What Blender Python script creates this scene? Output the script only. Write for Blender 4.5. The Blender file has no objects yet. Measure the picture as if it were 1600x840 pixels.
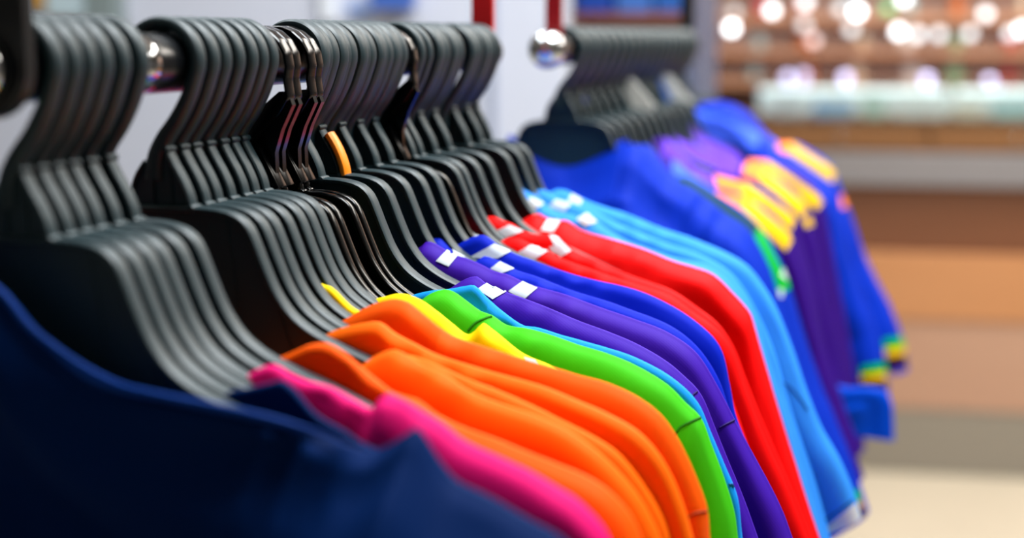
import bpy, bmesh, math, random
from mathutils import Vector, noise
from mathutils.bvhtree import BVHTree
C = bpy.context.scene.collection
random.seed(7)
# ------------------------------------------------------------------ camera model
F = 2400.0; VX, VY = 1500.0, 55.0
PH = math.atan((420 - VY) / F); TH = math.atan((VX - 800) / F * math.cos(PH))
RZ = 1.45                     # height of the clothes rail
RX = 0.005                    # rail x
CAM = Vector((0.362, 0.0, RZ + 0.0127))
_s, _c, _sp, _cp = math.sin(TH), math.cos(TH), math.sin(PH), math.cos(PH)
FW = Vector((-_s * _cp, _c * _cp, -_sp)); RT = Vector((_c, _s, 0)); UP = Vector((-_s * _sp, _c * _sp, _cp))
def ray(px, py): return FW + RT * ((px - 800) / F) - UP * ((py - 420) / F)
def at(px, py, Y):
    d = ray(px, py); return CAM + d * ((Y - CAM.y) / d.y)
def at_z(px, py, z):
    d = ray(px, py); return CAM + d * ((z - CAM.z) / d.z)

# ------------------------------------------------------------------ materials
def lin(c):
    return tuple(((v / 255) / 12.92 if v / 255 <= .04045 else ((v / 255 + .055) / 1.055) ** 2.4) for v in c)
MATS = {}
def mat(name, rgb, rough=.6, metal=0, spec=.5, sheen=0, coat=0, bump=0, bscale=400, emit=0, trans=0, var=0):
    if name in MATS: return MATS[name]
    m = bpy.data.materials.new(name); m.use_nodes = True; nt = m.node_tree; b = nt.nodes['Principled BSDF']
    col = lin(rgb) + (1,)
    b.inputs['Base Color'].default_value = col
    b.inputs['Roughness'].default_value = rough; b.inputs['Metallic'].default_value = metal
    b.inputs['Specular IOR Level'].default_value = spec
    if sheen:
        b.inputs['Sheen Weight'].default_value = sheen; b.inputs['Sheen Roughness'].default_value = .4
        b.inputs['Sheen Tint'].default_value = tuple(.5 + .5 * v for v in col[:3]) + (1,)
    if coat: b.inputs['Coat Weight'].default_value = coat; b.inputs['Coat Roughness'].default_value = .08
    if trans: b.inputs['Transmission Weight'].default_value = trans
    if emit: b.inputs['Emission Color'].default_value = col; b.inputs['Emission Strength'].default_value = emit
    tc = nt.nodes.new('ShaderNodeTexCoord')
    if bump:
        n = nt.nodes.new('ShaderNodeTexNoise'); n.inputs['Scale'].default_value = bscale; n.inputs['Detail'].default_value = 3
        bp = nt.nodes.new('ShaderNodeBump'); bp.inputs['Strength'].default_value = bump; bp.inputs['Distance'].default_value = .002
        nt.links.new(tc.outputs['Object'], n.inputs['Vector']); nt.links.new(n.outputs['Fac'], bp.inputs['Height'])
        nt.links.new(bp.outputs['Normal'], b.inputs['Normal'])
    if var:
        n2 = nt.nodes.new('ShaderNodeTexNoise'); n2.inputs['Scale'].default_value = 3; n2.inputs['Detail'].default_value = 2
        rmp = nt.nodes.new('ShaderNodeMixRGB'); rmp.blend_type = 'MULTIPLY'; rmp.inputs[1].default_value = col
        rmp.inputs[0].default_value = var
        nt.links.new(tc.outputs['Object'], n2.inputs['Vector']); nt.links.new(n2.outputs['Fac'], rmp.inputs[2])
        nt.links.new(rmp.outputs[0], b.inputs['Base Color'])
    MATS[name] = m
    return m
def wood(name, rgb, rgb2, rough=.5, scale=2.0):
    m = mat(name, rgb, rough); nt = m.node_tree; b = nt.nodes['Principled BSDF']
    tc = nt.nodes.new('ShaderNodeTexCoord'); mp = nt.nodes.new('ShaderNodeMapping'); mp.inputs['Scale'].default_value = (.6, 6, 8)
    n = nt.nodes.new('ShaderNodeTexNoise'); n.inputs['Scale'].default_value = scale; n.inputs['Detail'].default_value = 6
    mx = nt.nodes.new('ShaderNodeMixRGB'); mx.inputs[1].default_value = lin(rgb) + (1,); mx.inputs[2].default_value = lin(rgb2) + (1,)
    nt.links.new(tc.outputs['Object'], mp.inputs['Vector']); nt.links.new(mp.outputs[0], n.inputs['Vector'])
    nt.links.new(n.outputs['Fac'], mx.inputs[0]); nt.links.new(mx.outputs[0], b.inputs['Base Color'])
    return m
def fabric(name, rgb, rough=.6, sheen=0, spec=.08):
    m = mat(name, rgb, rough, sheen=sheen, spec=spec)
    nt = m.node_tree; b = nt.nodes['Principled BSDF']
    tc = nt.nodes.new('ShaderNodeTexCoord')
    w = nt.nodes.new('ShaderNodeTexWave'); w.inputs['Scale'].default_value = 260; w.bands_direction = 'DIAGONAL'
    w.inputs['Detail'].default_value = 0
    w.inputs['Distortion'].default_value = .3
    bp = nt.nodes.new('ShaderNodeBump'); bp.inputs['Strength'].default_value = .03; bp.inputs['Distance'].default_value = .0004
    nt.links.new(tc.outputs['Object'], w.inputs['Vector']); nt.links.new(w.outputs['Fac'], bp.inputs['Height'])
    nt.links.new(bp.outputs['Normal'], b.inputs['Normal'])
    return m

# ------------------------------------------------------------------ object helpers
def link_mesh(name, verts, faces, m, parent=None, smooth=True, loc=None):
    me = bpy.data.meshes.new(name); me.from_pydata([tuple(v) for v in verts], [], faces); me.update()
    me.materials.append(m)
    if smooth:
        me.polygons.foreach_set('use_smooth', [True] * len(me.polygons))
    o = bpy.data.objects.new(name, me); C.objects.link(o)
    if parent is not None: o.parent = parent
    if loc is not None: o.location = loc
    return o
def thing(name, label, cat, loc=(0, 0, 0), rotz=0, group=None):
    o = bpy.data.objects.new(name, None); C.objects.link(o); o.empty_display_size = .05
    o.location = loc; o.rotation_euler = (0, 0, rotz); o['label'] = label; o['category'] = cat
    if group: o['group'] = group
    return o
def tag(o, label, cat, group=None):
    o['label'] = label; o['category'] = cat
    if group: o['group'] = group
    return o
class MB:
    def __init__(s): s.v = []; s.f = []
    def add(s, v, f):
        k = len(s.v); s.v += [Vector(p) for p in v]; s.f += [tuple(i + k for i in q) for q in f]
    def box(s, x0, x1, y0, y1, z0, z1, ch=0.0):
        bm = bmesh.new(); bmesh.ops.create_cube(bm, size=1)
        for v in bm.verts:
            v.co = Vector(((x0 + x1) / 2 + v.co.x * (x1 - x0), (y0 + y1) / 2 + v.co.y * (y1 - y0), (z0 + z1) / 2 + v.co.z * (z1 - z0)))
        if ch: bmesh.ops.bevel(bm, geom=list(bm.edges), offset=ch, segments=2, affect='EDGES', profile=.5)
        bm.verts.index_update(); s.add([v.co.copy() for v in bm.verts], [[v.index for v in f.verts] for f in bm.faces]); bm.free()
    def lathe(s, prof, origin=(0, 0, 0), axis='z', seg=24):
        o = Vector(origin); vs = []; fs = []; n = len(prof)
        for i in range(seg):
            a = 2 * math.pi * i / seg
            for r, h in prof:
                p = (r * math.cos(a), r * math.sin(a), h) if axis == 'z' else (r * math.cos(a), h, r * math.sin(a))
                vs.append(o + Vector(p))
        for i in range(seg):
            j = (i + 1) % seg
            for k in range(n - 1):
                fs.append((i * n + k, j * n + k, j * n + k + 1, i * n + k + 1))
        s.add(vs, fs)
    def tube(s, pts, r, seg=8):
        pts = [Vector(p) for p in pts]; vs = []; fs = []
        for i, p in enumerate(pts):
            d = (pts[min(i + 1, len(pts) - 1)] - pts[max(i - 1, 0)]).normalized()
            a = d.orthogonal().normalized() if i == 0 else (pa - d * pa.dot(d)).normalized()
            pa = a; b = d.cross(a); rr = r[i] if isinstance(r, (list, tuple)) else r
            for k in range(seg):
                t = 2 * math.pi * k / seg; vs.append(p + a * math.cos(t) * rr + b * math.sin(t) * rr)
        for i in range(len(pts) - 1):
            for k in range(seg):
                l = (k + 1) % seg; fs.append((i * seg + k, i * seg + l, (i + 1) * seg + l, (i + 1) * seg + k))
        fs.append(tuple(range(seg))[::-1]); fs.append(tuple((len(pts) - 1) * seg + k for k in range(seg)))
        s.add(vs, fs)
    def sweep(s, path, a, b, e=.6, seg=12, closed=False):
        """path in the x-z plane; section: half thickness a in the plane, half depth b along y (superellipse)"""
        n = len(path); vs = []; fs = []
        for i, (x, z) in enumerate(path):
            i0, i1 = (i - 1) % n if closed else max(i - 1, 0), (i + 1) % n if closed else min(i + 1, n - 1)
            dx, dz = path[i1][0] - path[i0][0], path[i1][1] - path[i0][1]; l = math.hypot(dx, dz) or 1
            nx, nz = -dz / l, dx / l
            aa = a[i] if isinstance(a, (list, tuple)) else a
            for k in range(seg):
                t = 2 * math.pi * (k + .5) / seg; ct, st = math.cos(t), math.sin(t)
                u = aa * math.copysign(abs(ct) ** e, ct); w = b * math.copysign(abs(st) ** e, st)
                vs.append(Vector((x + nx * u, w, z + nz * u)))
        for i in range(n if closed else n - 1):
            j = (i + 1) % n
            for k in range(seg):
                l = (k + 1) % seg; fs.append((i * seg + k, i * seg + l, j * seg + l, j * seg + k))
        if not closed:
            fs.append(tuple(range(seg))[::-1]); fs.append(tuple((n - 1) * seg + k for k in range(seg)))
        s.add(vs, fs)
    def slab(s, poly, y0, y1):
        """x-z polygon extruded along y"""
        n = len(poly); bm = bmesh.new()
        vs = [bm.verts.new((x, y0, z)) for x, z in poly]; f = bm.faces.new(vs)
        r = bmesh.ops.extrude_face_region(bm, geom=[f])
        for g in r['geom']:
            if isinstance(g, bmesh.types.BMVert): g.co.y = y1
        bmesh.ops.recalc_face_normals(bm, faces=list(bm.faces))
        bmesh.ops.triangulate(bm, faces=[f for f in bm.faces if len(f.verts) > 4])
        bm.verts.index_update(); s.add([v.co.copy() for v in bm.verts], [[v.index for v in f.verts] for f in bm.faces]); bm.free()
    def build(s, name, m, parent=None, smooth=False, loc=None):
        o = link_mesh(name, s.v, s.f, m, parent, smooth, loc)
        if smooth:
            o.data.set_sharp_from_angle(angle=math.radians(40))
        return o
def cr(pts, step):
    """centripetal-ish catmull-rom resample of 2D points at arc step"""
    P = [Vector((p[0], p[1])) for p in pts]; out = []
    P = [P[0] * 2 - P[1]] + P + [P[-1] * 2 - P[-2]]
    for i in range(1, len(P) - 2):
        n = max(2, int((P[i + 1] - P[i]).length / step))
        for k in range(n):
            t = k / n; a, b, c, d = P[i - 1], P[i], P[i + 1], P[i + 2]
            la, lb, lc = max((b - a).length, 1e-6), max((c - b).length, 1e-6), max((d - c).length, 1e-6)
            m1 = (c - b) * .5 + (b - a) * (.5 * lb / la); m2 = (c - b) * .5 + (d - c) * (.5 * lb / lc)
            h = (2 * t ** 3 - 3 * t * t + 1) * b + (t ** 3 - 2 * t * t + t) * m1 + (-2 * t ** 3 + 3 * t * t) * c + (t ** 3 - t * t) * m2
            out.append(h)
    out.append(P[-2]); return [(p.x, p.y) for p in out]

# ================================================================== THE SETTING
M_floor = mat('floor_stone', (202, 192, 172), .35, bump=.05, bscale=20, var=.15)
M_wall = mat('wall_paint', (120, 118, 118), .7, bump=.03, bscale=60)
M_ceil = mat('ceiling_paint', (225, 225, 225), .8, bump=.03, bscale=60)
def struct(name, mb, m):
    o = mb.build(name, m); o['kind'] = 'structure'; return o
X0, X1, Y0, Y1, HC = -4.2, 4.6, -2.2, 7.4, 3.0
b = MB(); b.box(X0, X1, Y0, Y1, -.1, 0); struct('floor', b, M_floor)
b = MB(); b.box(X0, X1, Y0, Y1, HC, HC + .1); struct('ceiling', b, M_ceil)
b = MB(); b.box(X0, X1, Y1, Y1 + .1, 0, HC); struct('wall_back', b, M_wall)
b = MB(); b.box(X0 - .1, X0, Y0, Y1, 0, HC); struct('wall_left', b, M_wall)
b = MB(); b.box(X1, X1 + .1, Y0, Y1, 0, HC); struct('wall_right', b, M_wall)
b = MB(); b.box(X0, X1, Y0 - .1, Y0, 0, HC); struct('wall_front', b, M_wall)

# ================================================================== RAILS
M_chrome = mat('chrome_rail', (190, 192, 196), .09, metal=1)
M_blackrail = mat('black_rail', (12, 14, 17), .25, spec=.4)
M_chromeb = mat('chrome_ball', (225, 228, 232), .08, metal=1)
M_black = mat('black_strap', (10, 12, 14), .4, bump=.02)
M_redp = mat('red_strap', (205, 8, 16), .45)
M_darkred = mat('dark_red_strap', (150, 6, 18), .4)
RR = .0140
def rail(y0, y1, label):
    t = thing('clothes_rail', label, 'rail', (RX, y0, RZ))
    b = MB(); b.lathe([(0, 0), (RR - .001, 0), (RR, .001), (RR, y1 - y0 - .001), (RR - .001, y1 - y0), (0, y1 - y0)], axis='y', seg=48)
    b.build('tube', M_blackrail, t, True)
    return t
def strap(t, yl, w, m, name='hanging_strap', th=.006):
    """flat strap with a rounded lower end, runs up to the ceiling, parent rail at its origin"""
    poly = [(w * math.cos(a), w * math.sin(a)) for a in [math.pi + math.pi * k / 20 for k in range(21)]]
    poly += [(w, HC - RZ), (-w, HC - RZ)]
    b = MB(); b.slab(poly, yl - th / 2, yl + th / 2); o = b.build(name, m, t, False)
    return o
def ball(t, yl, r, sgn=-1, name='ball_end'):
    b = MB(); pr = [(max(0, r * math.sin(math.pi * k / 20)), r * math.cos(math.pi * k / 20)) for k in range(21)]
    b.lathe(pr, (0, yl, 0), axis='y', seg=32); b.lathe([(0, 0), (r * .55, 0), (r * .62, .002), (r * .62, .006), (0, .006)], (0, yl + r * .8, 0), axis='y')
    b.build(name, M_chromeb, t, True)
r1 = rail(.505, 1.165, 'long black rail with a chrome sleeve carrying the near rows of hangers')
b = MB(); b.lathe([(0, .10), (.0138, .10), (.0143, .1006), (.0143, .1185), (.0138, .120), (0, .120)], axis='y', seg=48); b.build('chrome_sleeve', M_chrome, r1, True)
strap(r1, .008, .0195, M_black); ball(r1, -.0055, .0150, name='round_nut')
strap(r1, .652, .0085, M_redp)
r2 = rail(1.365, 2.12, 'far black rail with a round chrome ball end, behind the first rail')
strap(r2, .012, .0075, M_darkred); ball(r2, -.013, .0172)
strap(r2, .735, .009, M_black)

# ================================================================== HANGERS
M_hang = mat('hanger_plastic', (14, 40, 46), .48, spec=.5, bump=.04, bscale=900)
M_gloss = mat('hanger_gloss', (2, 3, 4), .2, spec=.28)
M_tipw = mat('white_tip', (235, 235, 238), .4)
TOP = [(0, -.0695), (.018, -.0697), (.028, -.0705), (.0365, -.0730), (.0415, -.0775), (.0450, -.0850), (.0490, -.095), (.0550, -.108), (.0625, -.118),
       (.0725, -.1255), (.086, -.1318), (.101, -.1375), (.126, -.1485), (.155, -.162), (.180, -.176), (.193, -.187), (.199, -.196)]
BOT = [(.1995, -.204), (.192, -.206), (.178, -.197), (.15, -.184), (.11, -.180), (.06, -.190), (0, -.196)]
def half(l): return cr(l, .003)
def mir(l): return [(-x, z) for x, z in reversed(l)]
top = half(TOP); bot = half(BOT)
outline = mir(top)[:-1] + top + bot[1:] ; outline = outline + mir(bot)[1:-1]
topline = mir(top)[:-1] + top
botline = bot + mir(bot)[1:]
OUT = (outline, topline, botline)
NTOP = TOP[:12] + [(.0700, -.130), (.0860, -.146), (.105, -.165), (.118, -.186)]
NBOT = [(.1185, -.192), (.11, -.196), (.08, -.196), (.04, -.198), (0, -.198)]
nt_, nb_ = half(NTOP), half(NBOT)
noutline = mir(nt_)[:-1] + nt_ + nb_[1:] + mir(nb_)[1:-1]
def hanger_meshes(kind):
    glossy = kind == 'gloss'
    rimb = {'matte': .0044, 'gloss': .0030, 'wide': .0052, 'narrow': .0050}[kind]
    outline, topline, botline = OUT if kind != 'narrow' else (noutline, mir(nt_)[:-1] + nt_, nb_ + mir(nb_)[1:])
    b = MB(); b.slab(outline, -.0012, .0012)
    b.sweep(topline, .0016, rimb, .55, 12); b.sweep(botline, .0012, rimb * .7, .8, 8)
    for s in (-1, 1):
        if kind == 'narrow': break
        b.sweep([(s * .0545, -.108), (s * .060, -.128), (s * .070, -.150), (s * .080, -.178)], .0008, .0022, .8, 8)
        b.sweep([(s * .030, -.072), (s * .034, -.10), (s * .036, -.14), (s * .036, -.188)], .0006, .0018, .8, 8)
    frame = b
    nk = MB()
    L = [(-.0185, -.0700), (-.0178, -.062), (-.0150, -.054), (-.0105, -.0475)]
    R = [(.0010, -.0425), (.0045, -.0490), (.0085, -.0560), (.0115, -.0630), (.0130, -.0700)]
    L = cr(L, .0015); R = cr(R, .0015)
    nk.slab(list(reversed(L)) + [(x, z) for x, z in [(-.0185, -.0705), (.0130, -.0705)]] + list(reversed(R)), -.0018, .0018)
    nk.sweep(L, .0012, rimb * .9, .8, 10); nk.sweep(R, .0013, rimb * .9, .8, 10)
    nk.sweep([(-.0065, -.046), (-.0065, -.0700)], .0007, rimb * .75, .8, 8)
    nk.sweep([(.0025, -.050), (.0030, -.0700)], .0006, rimb * .65, .8, 8)
    # round stud on the shoulder of the neck, small foot where it meets the frame
    nk.lathe([(0, -rimb * 1.05), (.0014, -rimb), (.0019, -rimb * .6), (.0019, rimb * .6), (.0014, rimb), (0, rimb * 1.05)], (.0012, 0, -.0415), axis='y', seg=14)
    nk.lathe([(0, -rimb * 1.1), (.0018, -rimb), (.0022, -rimb * .5), (.0022, rimb * .5), (.0018, rimb), (0, rimb * 1.1)], (.0135, 0, -.0692), axis='y', seg=14)
    if glossy:
        nk.slab([(-.0135, -.0700), (-.0140, -.0500), (-.0100, -.0370), (.0050, -.0210), (.0150, -.0130), (.0200, -.0130), (.0225, -.0200), (.0160, -.0330), (.0120, -.0450), (.0125, -.0700)], -.0022, .0022)
    hk = MB()
    if not glossy:
        r = .0175; path = [(r * math.cos(a), r * math.sin(a)) for a in [math.radians(205 - 225 * k / 40) for k in range(41)]]
        path += cr([path[-1], (.0130, -.0155), (.0065, -.0270), (-.0010, -.0370), (-.0050, -.0450), (-.0062, -.0560)], .002)[1:]
        n = len(path); aw = [.0014 + .0016 * min(1, k / 5) + (.0016 * max(0, (k - 44) / (n - 44))) for k in range(n)]
        if kind == 'wide':
            for dy in (-.0068, .0068):
                h2 = MB(); h2.sweep(path, aw, .0060, .72, 14)
                hk.add([v + Vector((0, dy, 0)) for v in h2.v], h2.f)
            hk.sweep(path, [v * .8 for v in aw], .010, .6, 10)
        else:
            hk.sweep(path, aw, .0050 if kind == 'matte' else .0125, .72, 14)
    else:
        r = .0205; path = [(r * math.cos(a), r * math.sin(a)) for a in [math.radians(200 - 220 * k / 11) for k in range(12)]]
        path += [(.0205, -.0160), (.0150, -.0245), (.0020, -.0370), (-.0030, -.0440), (-.0040, -.0560)]
        pp = []
        for i in range(len(path) - 1):
            for k in range(4):
                t = k / 4; pp.append((path[i][0] * (1 - t) + path[i + 1][0] * t, path[i][1] * (1 - t) + path[i + 1][1] * t))
        pp.append(path[-1]); hk.sweep(pp, .0011, .0050, .45, 12)
        hk.sweep([(x * .965, z * .965) for x, z in pp[:46]], .0011, .0022, .6, 8)
    return frame, nk, hk
def make_hanger(kind, name, label, group):
    glossy = kind == 'gloss'; fr, nk, hk = hanger_meshes(kind); m = M_gloss if glossy else M_hang
    t = thing(name, label, 'hanger', (RX, .5, RZ), 0, group)
    fr.build('shoulder_frame', m, t, True); nk.build('neck', m, t, True); hk.build('hook', m, t, True)
    if glossy:
        s = MB(); s.box(-.0075, .0075, -.0045, .0045, -.0125, .0125, .0012)
        for k in range(4): s.box(-.0065 + k * .0040, -.0050 + k * .0040, -.0056, .0056, -.0120, .0120, .0004)
        for k in range(3): s.box(-.002 + k * .003, -.0005 + k * .003, -.003, .003, .012, .018, .0004)
        o = s.build('hook_socket', m, t, True); o.location = (.0035, 0, -.0555); o.rotation_euler = (0, math.radians(-27), 0)
    return t
ORD = ['first', 'second', 'third', 'fourth', 'fifth', 'sixth', 'seventh', 'eighth', 'ninth', 'tenth', 'eleventh', 'twelfth', 'thirteenth', 'fourteenth', 'fifteenth', 'sixteenth', 'seventeenth']
protos = {}
def place_hanger(Y, kind, label, group, yaw=0.0, dz=.0012, dx=0.0):
    src = protos.get(kind)
    if src is None:
        o = protos[kind] = make_hanger(kind, 'clothes_hanger', label, group)
    else:
        o = src.copy(); C.objects.link(o)
        for ch in src.children:
            d = ch.copy(); C.objects.link(d); d.parent = o
        o['label'] = label; o['group'] = group
    o.location = (RX + dx, Y, RZ + dz); o.rotation_euler = (0, 0, math.radians(yaw))
    return o
for i, y in enumerate([.533, .5455, .557, .569, .583, .5985]):
    place_hanger(y, 'matte', 'matte black hanger, %s from the front in the nearest cluster beside the round nut' % ORD[i], 'nearest cluster of hangers', yaw=random.uniform(-.8, .8))
for i, y in enumerate([.651, .6655, .678, .6925, .7075, .7195, .7315]):
    place_hanger(y, 'matte', 'matte black hanger, %s from the front in the second cluster, before the glossy ones' % ORD[i], 'second cluster of hangers', yaw=random.uniform(-.5, .5))
for i, y in enumerate([.7470, .7560, .7765, .7855]):
    place_hanger(y, 'gloss', 'shiny black hanger with thin angular hook, %s of four glossy ones from the front' % ORD[i], 'shiny black hangers', dz=-.0035)
for i, y in enumerate([.8055, .833, .8635, .893, .919]):
    place_hanger(y, 'wide', 'broad hooked black hanger, %s from the front in the middle cluster behind the glossy ones' % ORD[i], 'middle cluster of hangers')
place_hanger(.942, 'gloss', 'shiny black hanger standing alone at the far end of the middle cluster', 'single shiny hanger', dz=-.0035)
for i, y in enumerate([.961, .976]):
    place_hanger(y, 'matte', 'matte black hanger, %s of the two just behind the lone shiny one' % ORD[i], 'pair of hangers past the lone shiny one')
for i, y in enumerate([1.005, 1.036]):
    place_hanger(y, 'wide', 'broad hooked black hanger, %s of the two in the cluster over the red shirts' % ORD[i], 'hangers over the red shirts')
for i, y in enumerate([1.080, 1.112, 1.136]):
    place_hanger(y, 'wide' if i < 2 else 'matte', 'black hanger, %s of the three in the last cluster before the red strap' % ORD[i], 'last cluster of hangers on the near rail')
for i in range(17):
    place_hanger(1.42 + .0405 * i, 'narrow', 'blurred black hanger on the far rail, %s from the ball end' % ORD[i], 'hangers on the far rail', yaw=random.uniform(-1.5, 1.5))

# orange size marker on a hanger neck
M_orp = mat('orange_plastic', (255, 140, 10), .35, spec=.5)
b = MB(); pth = cr([(.0035, -.0450), (.0062, -.0490), (.0095, -.0550), (.0128, -.0640), (.0136, -.0690)], .0015)
b.sweep([(x + .0012, z) for x, z in pth], .0022, .0052, .7, 14)
o = b.build('size_marker', M_orp, None, True, (RX + .0012, .833, RZ + .001)); o.rotation_euler = (0, 0, math.radians(-.6))
tag(o, 'curved orange plastic size marker clipped on the neck of a black hanger', 'marker')

# ================================================================== SHIRTS
FAB = {
 'navy': fabric('navy_fabric', (0, 32, 84), .6, 0, .04),
 'pink': fabric('pink_fabric', (248, 20, 120)),
 'orange': fabric('orange_fabric', (255, 106, 0)),
 'orange2': fabric('deep_orange_fabric', (255, 92, 0)),
 'yellow': fabric('yellow_fabric', (255, 222, 0)),
 'green': fabric('green_fabric', (64, 190, 20)),
 'sky': fabric('sky_fabric', (14, 142, 232)),
 'violet': fabric('violet_fabric', (62, 20, 158)),
 'royal': fabric('royal_fabric', (0, 32, 186)),
 'red': fabric('red_fabric', (240, 4, 4)),
 'light': fabric('light_blue_fabric', (54, 146, 242)),
 'royalb': fabric('bright_royal_fabric', (0, 42, 168)),
 'cobalt': fabric('cobalt_fabric', (0, 76, 215)),
 'purple': fabric('purple_fabric', (42, 0, 108)),
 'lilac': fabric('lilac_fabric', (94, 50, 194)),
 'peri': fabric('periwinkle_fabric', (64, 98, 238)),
 'white': fabric('white_fabric', (208, 215, 219)),
 'dkgreen': fabric('dark_green_fabric', (4, 52, 50)),
 'grass': fabric('grass_fabric', (0, 160, 40)),
 'amber': fabric('amber_fabric', (255, 130, 50)),
 'lemon': fabric('lemon_fabric', (218, 170, 0)),
 'black': fabric('black_fabric', (52, 8, 26)),
}
class Layer:
    """one fabric fold hanging over the hanger: an inverted U swept along its traced ridge line"""
    def __init__(s, px, Y, T, name, col, flare=.02, seed=0, collar_x=.11, back=.0, mirror=True, fs=.0065, hemdz=.065, hem_z=-.40, xsh=.225, left=None, wr=1.0, tail=True, Tc=None, shoulder_seam=None):
        s.Y = Y
        pts = [(at(x, y, Y).x, at(x, y, Y).z - RZ) for x, y in px]
        ex, ez = pts[-1]
        if tail and ez > hem_z:
            dx, dz = pts[-1][0] - pts[-2][0], pts[-1][1] - pts[-2][1]; l = math.hypot(dx, dz)
            k = (hem_z - ez) ; sl = min(.55, max(.15, dx / abs(dz) if dz else .3))
            pts.append((ex - k * sl * .55, ez + k * .5)); pts.append((ex - k * sl * .95, hem_z))
        x0, z0 = pts[0]
        if left is not None:
            lp = [(at(x, y, Y).x, at(x, y, Y).z - RZ) for x, y in left]; full = lp + pts; xc = None
        elif mirror:
            mid = [(0.0 + RX, z0 - .022), (x0 * .55, z0 - .017)]
            mm = [(2 * RX - x, z) for x, z in reversed(pts)] + [(2 * RX - x0 * .55, z0 - .017)]
            full = mm + mid + pts
        else: full = pts
        s.rid = cr(full, .0028); s.T = T; s.seed = seed
        s.verts = []; s.faces = []; s.info = []; s.dep = []
        R = s.rid; n = len(R)
        # accumulated length
        lenacc = [0]
        for i in range(1, n): lenacc.append(lenacc[-1] + math.hypot(R[i][0] - R[i - 1][0], R[i][1] - R[i - 1][1]))
        endr, endl = R[-1], R[0]
        ks = [0, .015, .06, .14, .26, .42, .62, .85, 1.1]
        def q(x, z):
            sg = 1 if x >= RX else -1; ax = abs(x - RX); e = endr if sg > 0 else endl; ax_e = abs(e[0] - RX)
            zb = min(hem_z - .02, -.40)
            if ax <= xsh: return (RX + sg * ax * .78, zb - .02 * (1 - ax / xsh))
            t = min(1, (ax - xsh) / max(.02, ax_e - xsh)) ; qa = (xsh * .78, zb); qb = (ax_e - .115, e[1] - hemdz)
            qb = (max(qb[0], xsh * .78), qb[1])
            return (RX + sg * (qa[0] * (1 - t) + qb[0] * t), qa[1] * (1 - t) + qb[1] * t)
        rows = None
        for i, (x, z) in enumerate(R):
            qx, qz = q(x, z); L = math.hypot(qx - x, qz - z); ux, uz = (qx - x) / L, (qz - z) / L
            ax = abs(x - RX)
            w = min(1, max(0, (ax - collar_x) / .022)); w = w * w * (3 - 2 * w)
            if back == 0: w = 1
            Tcc = Tc if Tc else .0032
            Ti = Tcc * (1 - w) + T * w; Yc = back * (1 - w)
            tt = [k * Ti for k in ks]; rest = [Ti * 1.1 + (L - Ti * 1.1) * (j / 15) ** 1.7 for j in range(1, 16)]
            ss = tt + rest; rows = len(ss)
            for side in (-1, 1):
                for j, sd in enumerate(ss):
                    if side == 1 and j == 0: continue
                    off = math.sqrt(max(0, Ti * Ti - (Ti - min(sd, Ti)) ** 2))
                    ex_ = max(0, sd - Ti)
                    if side < 0:
                        off = off * min(1, .0035 / Ti)
                        off += (flare(x - RX) if callable(flare) else flare) * (1 - math.exp(-max(0, sd - .001) / fs)) * (.25 + .75 * w) * (1 + .8 * min(1, sd / .3))
                    fx = lenacc[i]
                    g = min(1, sd / .012)
                    nz_ = noise.noise(Vector((fx * 9 + s.seed * 7.3, sd * 38, s.seed * 3.1 + side))) * .0075 * min(1, ex_ / .016)
                    nz_ += noise.noise(Vector((fx * 26 + s.seed, sd * 75 + fx * 12, s.seed + side * 2))) * .0013 * g
                    if side < 0 and .098 < ax < .165: nz_ += .0013 * math.sin(6.283 * (ax - .1) / .019 + s.seed * 2.1 + sd * 70) * math.sin(3.14159 * (ax - .098) / .067) * min(1, sd / .004)
                    zz = noise.noise(Vector((fx * 30, s.seed * 5.1, .3))) * .0011
                    y = Y + Yc + side * (off + nz_ * wr * (1 if side < 0 else .3))
                    s.verts.append(Vector((x + ux * sd, y, RZ + z + uz * sd + zz * wr * max(0, 1 - sd / .02))))
                    s.info.append(x); s.dep.append(sd)
            # per row count: 2*rows-1
        m = 2 * rows - 1
        for i in range(n - 1):
            a, c = i * m, (i + 1) * m
            for j in range(rows - 1): s.faces.append((a + j, a + j + 1, c + j + 1, c + j))
            for j in range(rows - 1):
                p0 = 0 if j == 0 else rows - 1 + j; p1 = rows + j
                s.faces.append((a + p1, a + p0, c + p0, c + p1))
        s.n = n; s.m = m
        s.bvh = BVHTree.FromPolygons(s.verts, s.faces)
    def hit(s, px, py, off=.0004):
        d = ray(px, py).normalized(); h = s.bvh.ray_cast(CAM, d)
        if h[0] is None or abs(h[0].y - s.Y) > .2:
            p = at(px, py, s.Y - s.T * .5); h = s.bvh.find_nearest(p)
        nrm = h[1]
        if nrm.dot(d) > 0: nrm = -nrm
        return h[0] + nrm * off
    def split(s, test):
        """faces picked by test(x from the middle, distance below the ridge)"""
        idx = {}; vs = []; fs = []
        for f in s.faces:
            if test(sum(s.info[k] for k in f) / 4 - RX, sum(s.dep[k] for k in f) / 4):
                q = []
                for k in f:
                    if k not in idx: idx[k] = len(vs); vs.append(s.verts[k])
                    q.append(idx[k])
                fs.append(tuple(q))
        return vs, fs
def rel(vs, org): return [v - org for v in vs]
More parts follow.
